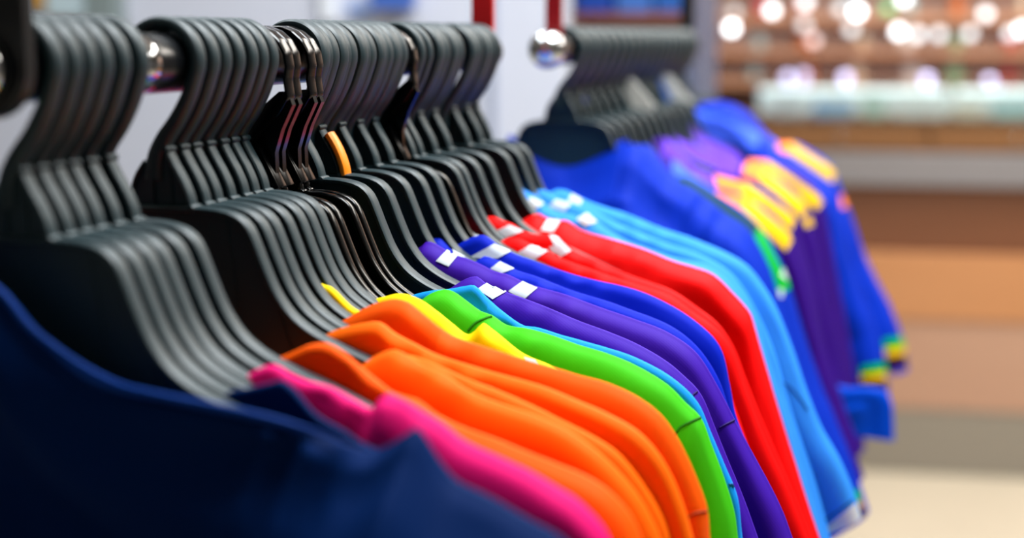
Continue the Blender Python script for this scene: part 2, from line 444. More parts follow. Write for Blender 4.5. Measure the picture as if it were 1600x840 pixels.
def shirt(label, group, Y, px, col, T=.009, parts=True, patches=(), seams=(), collar_x=.11, seam_x=.235, name='polo_shirt', cat='shirt', **kw):
    org = Vector((RX, Y, RZ)); t = thing(name, label, cat, org, 0, group)
    L = Layer(px, Y, T, name, col, collar_x=collar_x, **kw); m = FAB[col]
    isc = lambda x, d: abs(x) < collar_x and d < .045
    for nm, tst in (('collar', isc), ('body', lambda x, d: abs(x) < seam_x and not isc(x, d)), ('sleeve', lambda x, d: x >= seam_x), ('sleeve', lambda x, d: x <= -seam_x)):
        vs, fs = L.split(tst)
        if fs:
            o = link_mesh(nm, rel(vs, org), fs, m, t)
    for nm, c, quad in patches: patch(L, t, org, nm, c, quad)
    for s_ in seams: seam(L, t, org, s_, m)
    return t, L
def patch(L, t, org, nm, c, quad, off=.0006, n=12):
    """piece of cloth sewn on: quad = tl, tr, br, bl"""
    tl, tr, br, bl = [Vector(p) for p in quad]; vs = []; fs = []
    for j in range(n + 1):
        for i in range(n + 1):
            u, v = i / n, j / n; p = (tl * (1 - u) + tr * u) * (1 - v) + (bl * (1 - u) + br * u) * v
            vs.append(L.hit(p.x, p.y, off) - org)
    for j in range(n):
        for i in range(n): k = j * (n + 1) + i; fs.append((k, k + 1, k + n + 2, k + n + 1))
    return link_mesh(nm, vs, fs, FAB[c], t)
M_seam = {}
def seam(L, t, org, pts, m, r=.00075):
    P = cr(pts, 4); b = MB(); b.tube([L.hit(x, y, .0001) - org for x, y in P], r, 6)
    mm = M_seam.get(m.name)
    if mm is None:
        c = m.node_tree.nodes['Principled BSDF'].inputs['Base Color'].default_value
        mm = m.copy(); mm.name = m.name + '_thread'; mm.node_tree.nodes['Principled BSDF'].inputs['Base Color'].default_value = (c[0] * .35, c[1] * .35, c[2] * .35, 1)
        M_seam[m.name] = mm
    b.build('seam', mm, t, True)

# --- near rail, front to back
# navy: back collar layer and front layer
t, L = shirt('dark navy blue shirt nearest the camera, filling the lower left corner', 'none', .512,
   [(0, 454), (48, 511), (95, 549), (143, 580), (190, 602), (238, 614), (286, 624), (333, 633), (381, 643), (452, 661), (500, 676), (545, 692), (588, 702), (617, 692), (640, 678), (650, 673), (660, 684), (683, 716), (712, 750), (745, 769), (788, 792), (826, 811), (874, 838), (915, 880), (940, 930)],
   'navy', T=.006, left=[(-420, 455), (-300, 400), (-200, 385), (-110, 392), (-40, 425)], fs=.045, flare=lambda x: .006 + .05 * min(1, max(0, (x - .09) / .07)) ** 1.5, seed=1, collar_x=-1, xsh=.24, hem_z=-.45, name='jersey_shirt', wr=2.6)
del t['group']
Lb = Layer([(335, 640), (352, 615), (395, 604), (425, 597), (440, 594), (455, 603), (493, 645), (540, 673), (564, 690), (600, 705), (680, 735), (760, 790), (850, 850)], .541, .0022, 'x', 'navy', flare=0, seed=2, back=0, mirror=False, hem_z=-.35, tail=False, wr=.4)
link_mesh('back_collar', rel(Lb.verts, Vector((RX, .512, RZ))), Lb.faces, FAB['navy'], t)

FAB['lit_rim'] = fabric('navy_lit_rim_fabric', (3, 50, 128))  # brighter blue paints in the overhead light along the navy neckline rim
tp = [(at(x, y, .509) - Vector((RX, .512, RZ))) for x, y in cr([(-420, 456), (-300, 402), (-200, 387), (-110, 394), (-40, 427), (0, 456), (48, 513), (95, 551), (143, 582), (190, 604), (238, 616), (286, 626), (333, 635), (381, 645), (452, 663), (500, 677), (545, 693)], 8)]
b = MB(); b.tube(tp, [.0019 * min(1, .1 + (len(tp) - 1 - i) / 14) for i in range(len(tp))], 8); b.build('lit_neck_rim', FAB['lit_rim'], t, True)
shirt('bright pink shirt between the navy one and the orange ones', '', .562,
   [(345, 612), (352, 604), (379, 588), (407, 576), (421, 576), (440, 588), (464, 600), (507, 611), (550, 633), (576, 642), (588, 628), (605, 616), (620, 622), (636, 630), (660, 645), (693, 666), (721, 688), (779, 714), (826, 735), (864, 757), (898, 778), (921, 800), (945, 830), (962, 870)],
   'pink', T=.007, flare=0.007, seed=3, back=.006, collar_x=.125)
shirt('orange shirt, foremost of the orange ones, its collar peaking against the pink shirt', '', .604,
   [(405, 574), (412, 571), (445, 557), (479, 542), (502, 541), (521, 550), (550, 573), (579, 597), (605, 616), (630, 622), (650, 626), (683, 649), (721, 668), (779, 688), (826, 707), (874, 726), (912, 742), (948, 764), (986, 805), (1002, 840), (1012, 880)],
   'orange2', T=.007, flare=0.008, seed=4, back=.006, collar_x=.125)
# orange shirt on the first hanger of the second cluster: front fold, middle fold, back collar
t, L = shirt('orange shirt on the foremost hanger of the second cluster, showing two collar peaks', '', .662,
   [(490, 527), (498, 525), (540, 511), (574, 503), (593, 502), (617, 519), (645, 535), (674, 552), (693, 560), (755, 577), (802, 590), (850, 605), (898, 624), (948, 645), (995, 673), (1033, 716), (1062, 773), (1083, 840), (1092, 880)],
   'orange', T=.0045, flare=0.0037, seed=5, back=.0, collar_x=.125)
for px_, y_, nm_, sd_, fl_ in (([(548, 592), (559, 577), (588, 554), (617, 545), (636, 554), (660, 569), (693, 583), (731, 607), (779, 628), (826, 645), (874, 664), (898, 678), (948, 716), (995, 769), (1024, 821), (1033, 845), (1042, 885)], .6385, 'front_panel', 6, .0065),
                    ([(600, 556), (636, 553), (660, 560), (693, 574), (731, 591), (769, 605), (826, 630), (874, 654), (929, 683), (965, 708), (1005, 755), (1035, 805), (1048, 845), (1057, 885)], .651, 'shoulder_fold', 7, .004)):
    Lf = Layer(px_, y_, .0032 if nm_ == 'front_panel' else .0032, 'x', 'orange', flare=fl_, seed=sd_, mirror=False, hem_z=-.38, wr=.8)
    link_mesh(nm_, rel(Lf.verts, Vector((RX, .662, RZ))), Lf.faces, FAB['orange'], t)
shirt('orange shirt directly in front of the yellow one, rearmost of the orange shirts', '', .687,
   [(530, 503), (538, 500), (569, 483), (598, 471), (617, 468), (636, 473), (660, 492), (683, 511), (707, 526), (731, 535), (779, 550), (826, 564), (874, 578), (900, 587), (948, 600), (995, 621), (1033, 650), (1062, 692), (1090, 754), (1105, 797), (1109, 840), (1115, 880)],
   'orange2', T=.006, flare=0.0058, seed=8, back=.0, collar_x=.125, seams=[[(1068, 812), (1085, 802), (1104, 798)]])
shirt('yellow shirt mostly hidden, a thin strip of collar showing between black hanger arms', '', .7015,
   [(500, 443), (508, 446), (516, 448), (530, 460), (548, 478), (580, 495), (640, 520), (700, 545), (779, 575), (874, 610), (970, 650), (1030, 700), (1075, 800)],
   'yellow', T=.003, flare=0, seed=9, mirror=False, collar_x=.12)
shirt('bright yellow shirt with a pointed collar tip between orange and green shirts', '', .735,
   [(556, 473), (564, 472), (602, 464), (626, 460), (655, 469), (683, 488), (707, 507), (731, 524), (743, 517), (755, 506), (764, 512), (779, 523), (817, 552), (855, 569), (898, 590), (948, 608), (995, 635), (1033, 670), (1062, 715), (1090, 790), (1100, 850)],
   'yellow', T=.006, flare=0.0053, seed=10, collar_x=.12,
   patches=[('chest_logo', 'white', [(818, 558), (836, 563), (843, 571), (824, 567)])])
t, L = shirt('bright green shirt with a sewn shoulder seam beside the blue and yellow shirts', '', .766,
   [(650, 477), (658, 469), (675, 457), (694, 452), (706, 455), (729, 472), (751, 488), (767, 493), (790, 507), (824, 512), (862, 524), (900, 538), (948, 552), (995, 571), (1043, 602), (1071, 630), (1093, 650), (1101, 665), (1109, 688), (1129, 740), (1148, 802), (1153, 840), (1160, 880)],
   'green', T=.0055, flare=0.0081, seed=11, collar_x=.12,
   seams=[[(1054, 680), (1062, 668), (1076, 660), (1094, 652)], [(731, 517), (742, 505), (757, 498), (768, 494)]])
shirt('sky blue shirt showing as a thin line behind the green one', '', .780,
   [(638, 464), (647, 461), (670, 456), (704, 453), (729, 448), (740, 447), (759, 465), (786, 488), (820, 509), (835, 510), (881, 524), (900, 529), (948, 543), (995, 559), (1043, 584), (1090, 630), (1110, 673), (1133, 726), (1152, 773), (1160, 840), (1168, 880)],
   'sky', T=.0038, flare=0.0018, seed=12, collar_x=.12, seams=[[(1139, 757), (1146, 756), (1151, 760)]])
shirt('violet shirt with a white collar block, just behind the blue and green shirts', '', .815,
   [(694, 454), (702, 450), (716, 441), (729, 434), (744, 431), (756, 440), (775, 449), (791, 456), (824, 469), (862, 484), (900, 499), (948, 516), (995, 535), (1043, 564), (1070, 588), (1090, 609), (1101, 628), (1110, 650), (1138, 720), (1165, 785), (1186, 845), (1200, 885)],
   'violet', T=.006, flare=0.0081, seed=13, collar_x=.12,
   patches=[('collar_block', 'white', [(763, 441), (791, 456), (770, 468), (744, 452)])], seams=[[(1079, 620), (1086, 614), (1092, 610)]])
shirt('violet shirt with two white collar blocks on the long middle cluster', '', .8575,
   [(652, 388), (660, 383), (665, 378), (674, 378), (694, 389), (710, 398), (729, 404), (750, 413), (773, 424), (789, 427), (803, 433), (817, 440), (839, 448), (881, 461), (932, 480), (990, 499), (1047, 522), (1085, 549), (1119, 600), (1136, 632), (1148, 655), (1186, 726), (1224, 802), (1238, 840), (1254, 880)],
   'violet', T=.006, flare=0.0107, seed=14, collar_x=.12,
   patches=[('collar_block', 'white', [(698, 391), (715, 400), (701, 417), (681, 408)]), ('collar_block', 'white', [(816, 440), (840, 450), (818, 469), (794, 455)])],
   seams=[[(1124, 668), (1133, 663), (1147, 656)]])
shirt('royal blue shirt with a small white collar block, front one of the royal pair', '', .888,
   [(672, 372), (680, 370), (690, 371), (703, 385), (726, 400), (741, 408), (756, 399), (773, 404), (789, 410), (803, 419), (837, 430), (894, 453), (970, 478), (1047, 510), (1092, 545), (1122, 590), (1140, 640), (1165, 700), (1215, 790), (1235, 840), (1250, 880)],
   'royal', T=.0045, flare=0.0058, seed=15, collar_x=.12,
   patches=[('collar_block', 'white', [(706, 390), (718, 393), (727, 402), (712, 402)]), ('collar_block', 'white', [(781, 409), (803, 420), (784, 427), (766, 420)])])
shirt('royal blue shirt with a wide pale collar block, behind its royal twin', '', .909,
   [(700, 389), (708, 386), (725, 377), (745, 369), (755, 368), (765, 373), (775, 381), (798, 393), (826, 404), (875, 421), (932, 438), (1009, 459), (1047, 476), (1085, 499), (1115, 526), (1128, 548), (1140, 600), (1150, 650), (1180, 720), (1230, 830), (1245, 870)],
   'royal', T=.0055, flare=0.0045, seed=16, collar_x=.12,
   patches=[('collar_block', 'white', [(772, 381), (798, 393), (777, 404), (732, 403)])])
shirt('red shirt whose collar corner and pale block show beside a black hanger arm', '', .9475,
   [(696, 354), (703, 352), (714, 349), (726, 354), (738, 363), (752, 371), (770, 382), (800, 398), (860, 420), (932, 445), (1009, 466), (1070, 495), (1110, 535), (1150, 640), (1190, 760)],
   'red', T=.0035, flare=0.0009, seed=17, collar_x=.12, mirror=True,
   patches=[('collar_block', 'white', [(712, 360), (738, 362), (749, 370), (718, 374)])])
shirt('red shirt with white collar blocks, front one of the large red shirts', '', .968,
   [(771, 384), (777, 379), (795, 371), (812, 372), (833, 383), (856, 391), (871, 400), (932, 424), (970, 436), (1009, 449), (1047, 462), (1085, 488), (1123, 518), (1142, 545), (1159, 590), (1185, 660), (1225, 750), (1262, 840), (1278, 880)],
   'red', T=.005, flare=0.0049, seed=18, collar_x=.125,
   patches=[('collar_block', 'white', [(829, 383), (857, 391), (835, 406), (810, 394)])])
shirt('red shirt with an L shaped white collar mark, middle one of the large red shirts', '', .990,
   [(747, 344), (754, 341), (769, 338), (785, 345), (802, 351), (817, 361), (840, 366), (862, 366), (879, 377), (894, 390), (932, 406), (970, 423), (1009, 437), (1047, 452), (1085, 478), (1120, 505), (1145, 540), (1165, 590), (1192, 660), (1232, 750), (1268, 840), (1284, 880)],
   'red', T=.005, flare=0.0049, seed=19, collar_x=.13,
   patches=[('collar_block', 'white', [(796, 352), (818, 361), (791, 371), (775, 361)]), ('collar_block', 'white', [(858, 368), (868, 368), (892, 392), (875, 402)]), ('collar_block', 'white', [(858, 386), (876, 380), (880, 400), (862, 394)])])
shirt('red shirt with one white collar block, rearmost red, next to light blue', '', 1.060,
   [(796, 357), (803, 353), (820, 341), (841, 333), (853, 340), (875, 344), (884, 344), (906, 357), (951, 373), (1009, 391), (1047, 405), (1085, 417), (1115, 430), (1142, 455), (1172, 490), (1179, 510), (1186, 535), (1214, 630), (1243, 726), (1281, 840), (1298, 885)],
   'red', T=.0075, flare=0.0152, seed=20, collar_x=.13, wr=1.2,
   patches=[('collar_block', 'white', [(857, 341), (876, 345), (864, 363), (845, 360)])])
shirt('light blue shirt with white collar block, foremost of the three light blue ones', '', 1.098,
   [(792, 306), (800, 301), (812, 294), (824, 301), (840, 308), (855, 322), (870, 330), (890, 334), (902, 337), (917, 333), (932, 345), (957, 362), (993, 381), (1047, 400), (1104, 415), (1142, 440), (1169, 474), (1188, 520), (1212, 590), (1236, 665), (1260, 745), (1282, 815), (1296, 860)],
   'light', T=.006, flare=0.0081, seed=21, collar_x=.12,
   patches=[('collar_block', 'white', [(830, 308), (850, 318), (828, 331), (815, 320)]), ('collar_block', 'white', [(917, 333), (933, 347), (914, 353), (901, 343)])])
shirt('light blue shirt with white collar block, middle of the three light blue ones', '', 1.122,
   [(822, 306), (832, 299), (850, 297), (862, 303), (875, 311), (893, 317), (915, 325), (957, 345), (1000, 362), (1047, 381), (1100, 400), (1140, 424), (1165, 455), (1184, 490), (1208, 545), (1230, 620), (1252, 690), (1273, 752), (1290, 812), (1300, 850)],
   'light', T=.006, flare=0.0049, seed=22, collar_x=.12,
   patches=[('collar_block', 'white', [(868, 312), (893, 318), (882, 331), (856, 323)])])
t, L = shirt('light blue shirt with a wide white sleeve hem, rearmost of the light blue ones', '', 1.150,
   [(852, 303), (860, 299), (871, 295), (885, 298), (895, 303), (910, 311), (932, 320), (978, 335), (1028, 354), (1077, 370), (1096, 377), (1131, 392), (1167, 415), (1196, 451), (1214, 483), (1235, 533), (1262, 613), (1282, 662), (1311, 715), (1339, 783), (1346, 808)],
   'light', T=.007, flare=0.0063, seed=23, collar_x=.12, tail=False, hem_z=-.345,
   patches=[('collar_block', 'white', [(893, 303), (910, 312), (905, 325), (886, 316)]), ('sleeve_hem', 'white', [(1292, 822), (1336, 785), (1345, 807), (1303, 848)])],
   seams=[[(1212, 590), (1235, 605), (1262, 640)], [(1285, 815), (1312, 796), (1333, 780)]])

# --- far rail
shirt('bright royal blue shirt filling the front of the far rail', '', 1.428,
   [(795, 212), (817, 221), (836, 231), (874, 248), (912, 251), (943, 236), (973, 226), (996, 225), (1019, 248), (1046, 276), (1078, 294), (1107, 314), (1135, 333), (1167, 356), (1185, 381), (1203, 419), (1217, 461), (1240, 530), (1262, 590), (1290, 650), (1318, 715), (1345, 780), (1352, 800), (1354, 806)],
   'royalb', T=.010, flare=.05, seed=24, fs=.04, collar_x=.09, tail=False, hem_z=-.43, wr=2.0,
   patches=[('hem_stripe', 'grass', [(1330, 768), (1342, 763), (1349, 778), (1337, 786)]), ('hem_stripe', 'lemon', [(1337, 786), (1349, 778), (1353, 788), (1341, 796)]), ('hem_stripe', 'black', [(1341, 796), (1353, 788), (1357, 800), (1345, 808)])])
shirt('blue shirt with a dark green and bright green shoulder stripe on the far rail', '', 1.475,
   [(1010, 225), (1030, 245), (1055, 272), (1080, 278), (1107, 293), (1135, 310), (1167, 333), (1192, 361), (1217, 400), (1234, 445), (1250, 500), (1272, 570), (1300, 640), (1328, 710), (1352, 780), (1358, 800)],
   'royalb', T=.008, flare=.02, seed=25, collar_x=.11, tail=False, hem_z=-.44, wr=1.5,
   patches=[('shoulder_stripe', 'dkgreen', [(1062, 268), (1187, 354), (1176, 378), (1056, 291)]), ('shoulder_stripe', 'grass', [(1187, 354), (1236, 450), (1214, 462), (1172, 372)]),
            ('stripe_dot', 'white', [(1223, 418), (1234, 426), (1230, 438), (1219, 430)]), ('stripe_dot', 'white', [(1213, 450), (1223, 452), (1222, 465), (1211, 463)])])
shirt('purple shirt with orange and yellow shoulder panel, second from the front of the far rail', '', 1.54,
   [(1020, 240), (1046, 245), (1080, 268), (1100, 283), (1120, 296), (1160, 308), (1190, 322), (1216, 342), (1236, 368), (1246, 395), (1262, 450), (1285, 540), (1310, 620), (1335, 700), (1350, 745)],
   'purple', T=.009, flare=.02, seed=26, collar_x=.1, tail=False, hem_z=-.44, wr=1.5,
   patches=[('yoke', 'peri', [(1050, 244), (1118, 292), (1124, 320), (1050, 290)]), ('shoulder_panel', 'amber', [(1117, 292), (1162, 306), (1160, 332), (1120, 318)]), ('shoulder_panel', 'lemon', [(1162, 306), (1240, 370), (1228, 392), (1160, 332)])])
shirt('purple shirt with orange and yellow shoulder panel, third from the front of the far rail', '', 1.62,
   [(1005, 225), (1040, 215), (1060, 232), (1090, 262), (1117, 273), (1160, 284), (1195, 292), (1222, 312), (1240, 335), (1252, 370), (1272, 440), (1292, 540), (1318, 630), (1340, 690)],
   'purple', T=.009, flare=.03, seed=27, collar_x=.1, tail=False, hem_z=-.42, wr=1.5,
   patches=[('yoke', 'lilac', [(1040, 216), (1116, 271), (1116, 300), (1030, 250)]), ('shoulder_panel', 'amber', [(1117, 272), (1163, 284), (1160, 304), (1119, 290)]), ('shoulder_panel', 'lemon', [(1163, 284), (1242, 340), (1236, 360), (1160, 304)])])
shirt('purple shirt with a long yellow shoulder panel, fourth from the front of the far rail', '', 1.74,
   [(965, 215), (985, 192), (1010, 186), (1035, 200), (1060, 215), (1100, 235), (1140, 250), (1165, 256), (1200, 268), (1235, 290), (1258, 318), (1272, 352), (1290, 430), (1312, 540), (1332, 640), (1347, 700)],
   'purple', T=.010, flare=.03, seed=28, collar_x=.1, tail=False, hem_z=-.44, wr=1.8,
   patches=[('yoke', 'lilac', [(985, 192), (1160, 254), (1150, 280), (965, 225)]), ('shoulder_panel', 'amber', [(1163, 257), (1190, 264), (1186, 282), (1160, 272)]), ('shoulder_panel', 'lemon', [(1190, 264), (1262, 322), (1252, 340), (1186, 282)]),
            ('stripe_dot', 'lemon', [(1254, 342), (1266, 338), (1270, 352), (1258, 356)])])
shirt('purple shirt with yellow shoulder panel, fifth from the front of the far rail', '', 1.86,
   [(1020, 205), (1045, 190), (1075, 195), (1110, 215), (1150, 235), (1163, 250), (1185, 249), (1231, 260), (1264, 279), (1282, 305), (1291, 340), (1306, 420), (1328, 540), (1345, 640), (1352, 700)],
   'purple', T=.010, flare=.03, seed=29, collar_x=.1, tail=False, hem_z=-.46, wr=1.8,
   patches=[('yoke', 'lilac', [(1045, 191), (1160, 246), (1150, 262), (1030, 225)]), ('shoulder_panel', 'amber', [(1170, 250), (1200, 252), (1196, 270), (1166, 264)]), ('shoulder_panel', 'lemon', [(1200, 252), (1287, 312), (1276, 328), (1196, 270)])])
shirt('blue shirt whose sleeve ends in green, yellow and black bands, lower of two striped sleeves', '', 1.96,
   [(1040, 195), (1075, 168), (1110, 160), (1150, 170), (1180, 200), (1215, 232), (1260, 262), (1296, 292), (1312, 330), (1335, 420), (1365, 500), (1382, 560), (1388, 604), (1389, 614)],
   'royalb', T=.012, flare=.03, hemdz=.0, seed=30, collar_x=.1, tail=False, hem_z=-.42, wr=1.8,
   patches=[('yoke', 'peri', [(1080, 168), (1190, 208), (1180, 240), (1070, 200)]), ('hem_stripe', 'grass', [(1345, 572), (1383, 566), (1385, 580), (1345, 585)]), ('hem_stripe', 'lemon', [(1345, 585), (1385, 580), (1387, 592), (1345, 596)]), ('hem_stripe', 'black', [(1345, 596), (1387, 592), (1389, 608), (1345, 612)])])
shirt('blue shirt with a yellow shoulder panel at the far end of the rail', '', 2.10,
   [(1080, 185), (1100, 165), (1135, 160), (1170, 178), (1195, 205), (1217, 222), (1243, 224), (1274, 239), (1300, 262), (1312, 292), (1330, 335), (1352, 400), (1392, 480), (1412, 535), (1418, 568), (1420, 578)],
   'royalb', T=.012, flare=.03, hemdz=.0, seed=31, collar_x=.1, tail=False, hem_z=-.42, wr=1.8,
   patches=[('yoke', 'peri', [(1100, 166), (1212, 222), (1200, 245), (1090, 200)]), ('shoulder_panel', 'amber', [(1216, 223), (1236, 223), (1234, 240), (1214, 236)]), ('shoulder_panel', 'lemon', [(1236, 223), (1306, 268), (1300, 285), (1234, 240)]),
            ('shoulder_dot', 'amber', [(1312, 306), (1324, 304), (1328, 322), (1315, 325)]),
            ('hem_stripe', 'grass', [(1380, 530), (1409, 526), (1413, 541), (1382, 545)]), ('hem_stripe', 'lemon', [(1382, 545), (1413, 541), (1416, 553), (1384, 557)]), ('hem_stripe', 'black', [(1384, 557), (1416, 553), (1420, 572), (1386, 575)])])
for o in C.objects:
    if o.get('group') in ('', 'none'): del o['group']

# small hem of a light royal sleeve low behind the purple shirts
shirt('blue shirt with a plain cuffed sleeve hanging low behind the purple shirts', '', 1.68,
   [(1215, 400), (1235, 450), (1252, 520), (1275, 582), (1320, 604), (1360, 606), (1385, 612), (1394, 630), (1396, 655), (1397, 688)],
   'cobalt', T=.012, flare=.0, hemdz=-.005, seed=33, collar_x=-1, tail=False, mirror=False, hem_z=-.55)
for o in C.objects:
    if o.get('group') == '': del o['group']

# tags on the far rail
M_tagg = mat('grey_card', (205, 203, 196), .6); M_tagb = mat('blue_card', (20, 90, 190), .5); M_tagk = mat('blue_deep_card', (10, 50, 170), .5)
def card(px, Y, m, label, th=.004, name='price_tag'):
    P = [at(x, y, Y) for x, y in px]; c = sum(P, Vector()) / len(P)
    b = MB(); b.slab([((p - c).x, (p - c).z) for p in P], -th / 2, th / 2)
    return tag(b.build(name, m, None, False, c), label, 'tag')
card([(955, 142), (982, 116), (1024, 165), (1012, 186), (975, 176)], 1.70, M_tagg, 'pale grey card tag tucked between the far hangers')
card([(1010, 122), (1030, 114), (1052, 165), (1034, 176)], 1.90, M_tagb, 'larger blue card tag at the right of the far hangers')
card([(1030, 114), (1045, 116), (1084, 160), (1054, 170)], 1.91, M_tagg, 'pale card tag touching the larger blue one')
card([(892, 142), (906, 132), (922, 158), (908, 166)], 1.50, M_tagk, 'small deep blue tag over the front of the far hangers')

# ================================================================== BACKGROUND, LEFT: white display partition and its things
M_pan = mat('white_panel', (205, 208, 222), .5, bump=.02, bscale=50)
def box_thing(name, label, cat, x0, x1, y0, y1, z0, z1, m, ch=.004, group=None):
    c = Vector(((x0 + x1) / 2, (y0 + y1) / 2, z0)); b = MB(); b.box(x0 - c.x, x1 - c.x, y0 - c.y, y1 - c.y, 0, z1 - z0, ch)
    return tag(b.build(name, m, None, False, c), label, cat, group)
PY = 3.3
xa, xb = at(-400, 60, PY).x, at(884, 60, PY).x
t = thing('display_partition', 'large white display partition standing behind the clothes rails', 'partition', ((xa + xb) / 2, PY, 0))
w = (xb - xa)
b = MB(); b.box(-w / 2, w / 2, 0, .05, 0, 2.3, .005); b.build('board', M_pan, t)
b = MB()
for px in (505, 770): 
    xx = at(px, 60, PY).x - (xa + xb) / 2; b.box(xx - .006, xx + .006, -.012, .0, 0, 2.3)
b.build('joint_strip', mat('joint_grey', (150, 158, 180), .4), t)
b = MB(); b.box(-w / 2 - .1, w / 2 + .02, -.12, .17, 0, .05, .005); b.build('foot', M_pan, t)
def onwall(x0, y0, x1, y1, Y, name, label, cat, m, d=.05):
    a, c = at(x0, y0, Y), at(x1, y1, Y)
    return box_thing(name, label, cat, a.x, c.x, Y - d, Y, c.z, a.z, m)
onwall(590, -40, 650, 14, PY - .001, 'wall_sign', 'blue sign on the white partition above the hangers', 'sign', mat('sign_blue', (60, 100, 185), .5))
onwall(86, -60, 150, 27, PY - .001, 'wall_sign', 'pale aqua panel on the white partition, top left', 'sign', mat('sign_aqua', (188, 208, 216), .5))
onwall(50, -50, 84, 13, PY - .001, 'wall_sign', 'small orange panel on the white partition, top left corner', 'sign', mat('sign_orange', (200, 150, 70), .5), .04)
onwall(152, -60, 200, 40, PY - .001, 'wall_sign', 'grey green panel right of the pale aqua one', 'sign', mat('sign_greygreen', (128, 140, 140), .5), .06)

onwall(506, -60, 530, 34, PY - .001, 'wall_sign', 'narrow white panel above the middle hangers', 'sign', mat('sign_white', (232, 236, 244), .5), .03)
onwall(545, 8, 585, 22, PY - .001, 'wall_sign', 'thin blue strip left of the blue sign on the white partition', 'sign', mat('sign_pale', (120, 150, 205), .5), .02)
# shelf unit between the partition and the counter
SY = 3.6
a0, a1 = at(884, 40, SY), at(1074, 40, SY)
M_brown = wood('brown_board', (140, 82, 58), (110, 60, 40))
t = thing('shelf_unit', 'shelf unit with brown boards and blue and pale boxes behind the far rail', 'shelf', ((a0.x + a1.x) / 2, SY, 0))
hw = (a1.x - a0.x) / 2
b = MB(); b.box(-hw, hw, .3, .34, 0, 2.2); b.build('back_board', mat('shelf_back', (170, 178, 200), .5), t)
for zpx in (28, 150):
    z = at(950, zpx, SY).z; b = MB(); b.box(-hw, hw, 0, .3, z - .012, z + .012, .002); b.build('shelf_board', M_brown, t)
b = MB(); b.box(-hw - .02, -hw, 0, .34, 0, 2.2); b.build('side_panel', M_pan, t)
b = MB(); b.box(hw, hw + .02, 0, .34, 0, 2.2); b.build('side_panel', mat('shelf_side', (84, 92, 120), .5), t)
zt = at(950, 28, SY).z + .012
cols = [((18, 70, 170), 'deep blue'), ((60, 110, 190), 'mid blue'), ((30, 90, 170), 'teal blue')]
xx = -hw + .01
for k, (cc, nm) in enumerate(cols):
    box_thing('storage_box', '%s storage box on the shelf unit behind the far rail' % nm, 'box', a0.x + .02 + k * .095, a0.x + .105 + k * .095, SY + .03, SY + .25, zt, zt + .12, mat('box_%d' % k, cc, .5))
zt2 = at(950, 150, SY).z + .012
for k, (cc, nm) in enumerate([((190, 195, 210), 'pale grey'), ((210, 200, 200), 'off white'), ((150, 165, 200), 'grey blue')]):
    box_thing('storage_box', '%s storage box on the lower board of the shelf unit' % nm, 'box', a0.x + .02 + k * .095, a0.x + .105 + k * .095, SY + .03, SY + .25, zt2, zt2 + .10, mat('lowbox_%d' % k, cc, .5))

# ================================================================== BACKGROUND, RIGHT: counter
org = at_z(1475, 741, 0.0); ROT = math.radians(5.6)
M_plinth = mat('plinth_grey', (142, 134, 122), .45); M_pinkw = wood('pale_wood', (190, 150, 126), (178, 136, 112), .4)
M_orw = wood('warm_wood', (200, 142, 96), (188, 128, 82), .4); M_dkw = wood('dark_wood', (126, 78, 50), (108, 64, 38), .45)
M_led = mat('ledge_grey', (134, 130, 132), .4); M_drw = wood('drawer_wood', (142, 96, 52), (120, 78, 40), .5)
M_glass = mat('case_glass', (235, 245, 245), .03, trans=1)
M_white = mat('white_goods', (235, 238, 240), .5)
t = thing('display_counter', 'long wooden shop counter with a lit glass case on top', 'counter', (org.x, org.y, 0), ROT)
def zat(py):
    d = ray(1475, py); k = (org.y - CAM.y) / d.y; return (CAM + d * k).z
cx0, cx1 = -1.05, 1.6
lv = [0, zat(640), zat(500), zat(395), zat(290), zat(240), zat(190), zat(138)]
for (nm, z0, z1, m, y0, y1) in (('plinth', 0, lv[1], M_plinth, 0, .6), ('lower_front', lv[1], lv[2], M_pinkw, -.004, .6), ('middle_front', lv[2], lv[3], M_orw, -.012, .6),
                            ('upper_front', lv[3], lv[4], M_dkw, .01, .6), ('ledge', lv[4], lv[5], M_led, -.03, .6)):
    b = MB(); b.box(cx0, cx1, y0, y1, z0 + .001, z1 - .001, .003); b.build(nm, m, t)
xg = -.66; n = 4; wd = (cx1 - xg) / n
b = MB(); b.box(cx0, cx1, .05, .6, lv[5], lv[6], .003); b.build('drawer_row', M_drw, t)
for k in range(n):
    b = MB(); b.box(xg + k * wd + .015, xg + (k + 1) * wd - .015, .035, .055, lv[5] + .01, lv[6] - .01, .003); d = b.build('drawer', M_drw, t)
    b = MB(); b.lathe([(0, -.012), (.006, -.01), (.008, -.004), (.004, 0), (.004, .01), (0, .01)], (xg + (k + .5) * wd, .03, (lv[5] + lv[6]) / 2), axis='y', seg=12); b.build('knob', M_chromeb, d, True)
b = MB(); gz0, gz1 = lv[6], lv[7]
b.box(xg, cx1, .02, .026, gz0, gz1); b.build('glass_front', M_glass, t)
b = MB(); b.box(xg, cx1, .02, .6, gz1, gz1 + .006); b.build('glass_top', M_glass, t)
b = MB(); b.box(xg, cx1, .5, .52, gz0, gz1); b.build('case_back', mat('case_back_added_glow', (218, 228, 228), .5, emit=.32), t)  # back panel with an added glow, brightens the inside of the case
LEDM = mat('led_tube', (232, 244, 246), emit=1.5)
b = MB()
for x0, x1 in ((xg + .02, xg + .62), (xg + .66, xg + 1.26), (xg + 1.3, cx1 - .02)): b.tube([(x0, .10, gz1 - .012), (x1, .10, gz1 - .012)], .007, 8)
b.build('light_tube', LEDM, t, True)
Rm = t.matrix_basis.copy()
from mathutils import Matrix
Rm = Matrix.Translation(t.location) @ Matrix.Rotation(ROT, 4, 'Z')
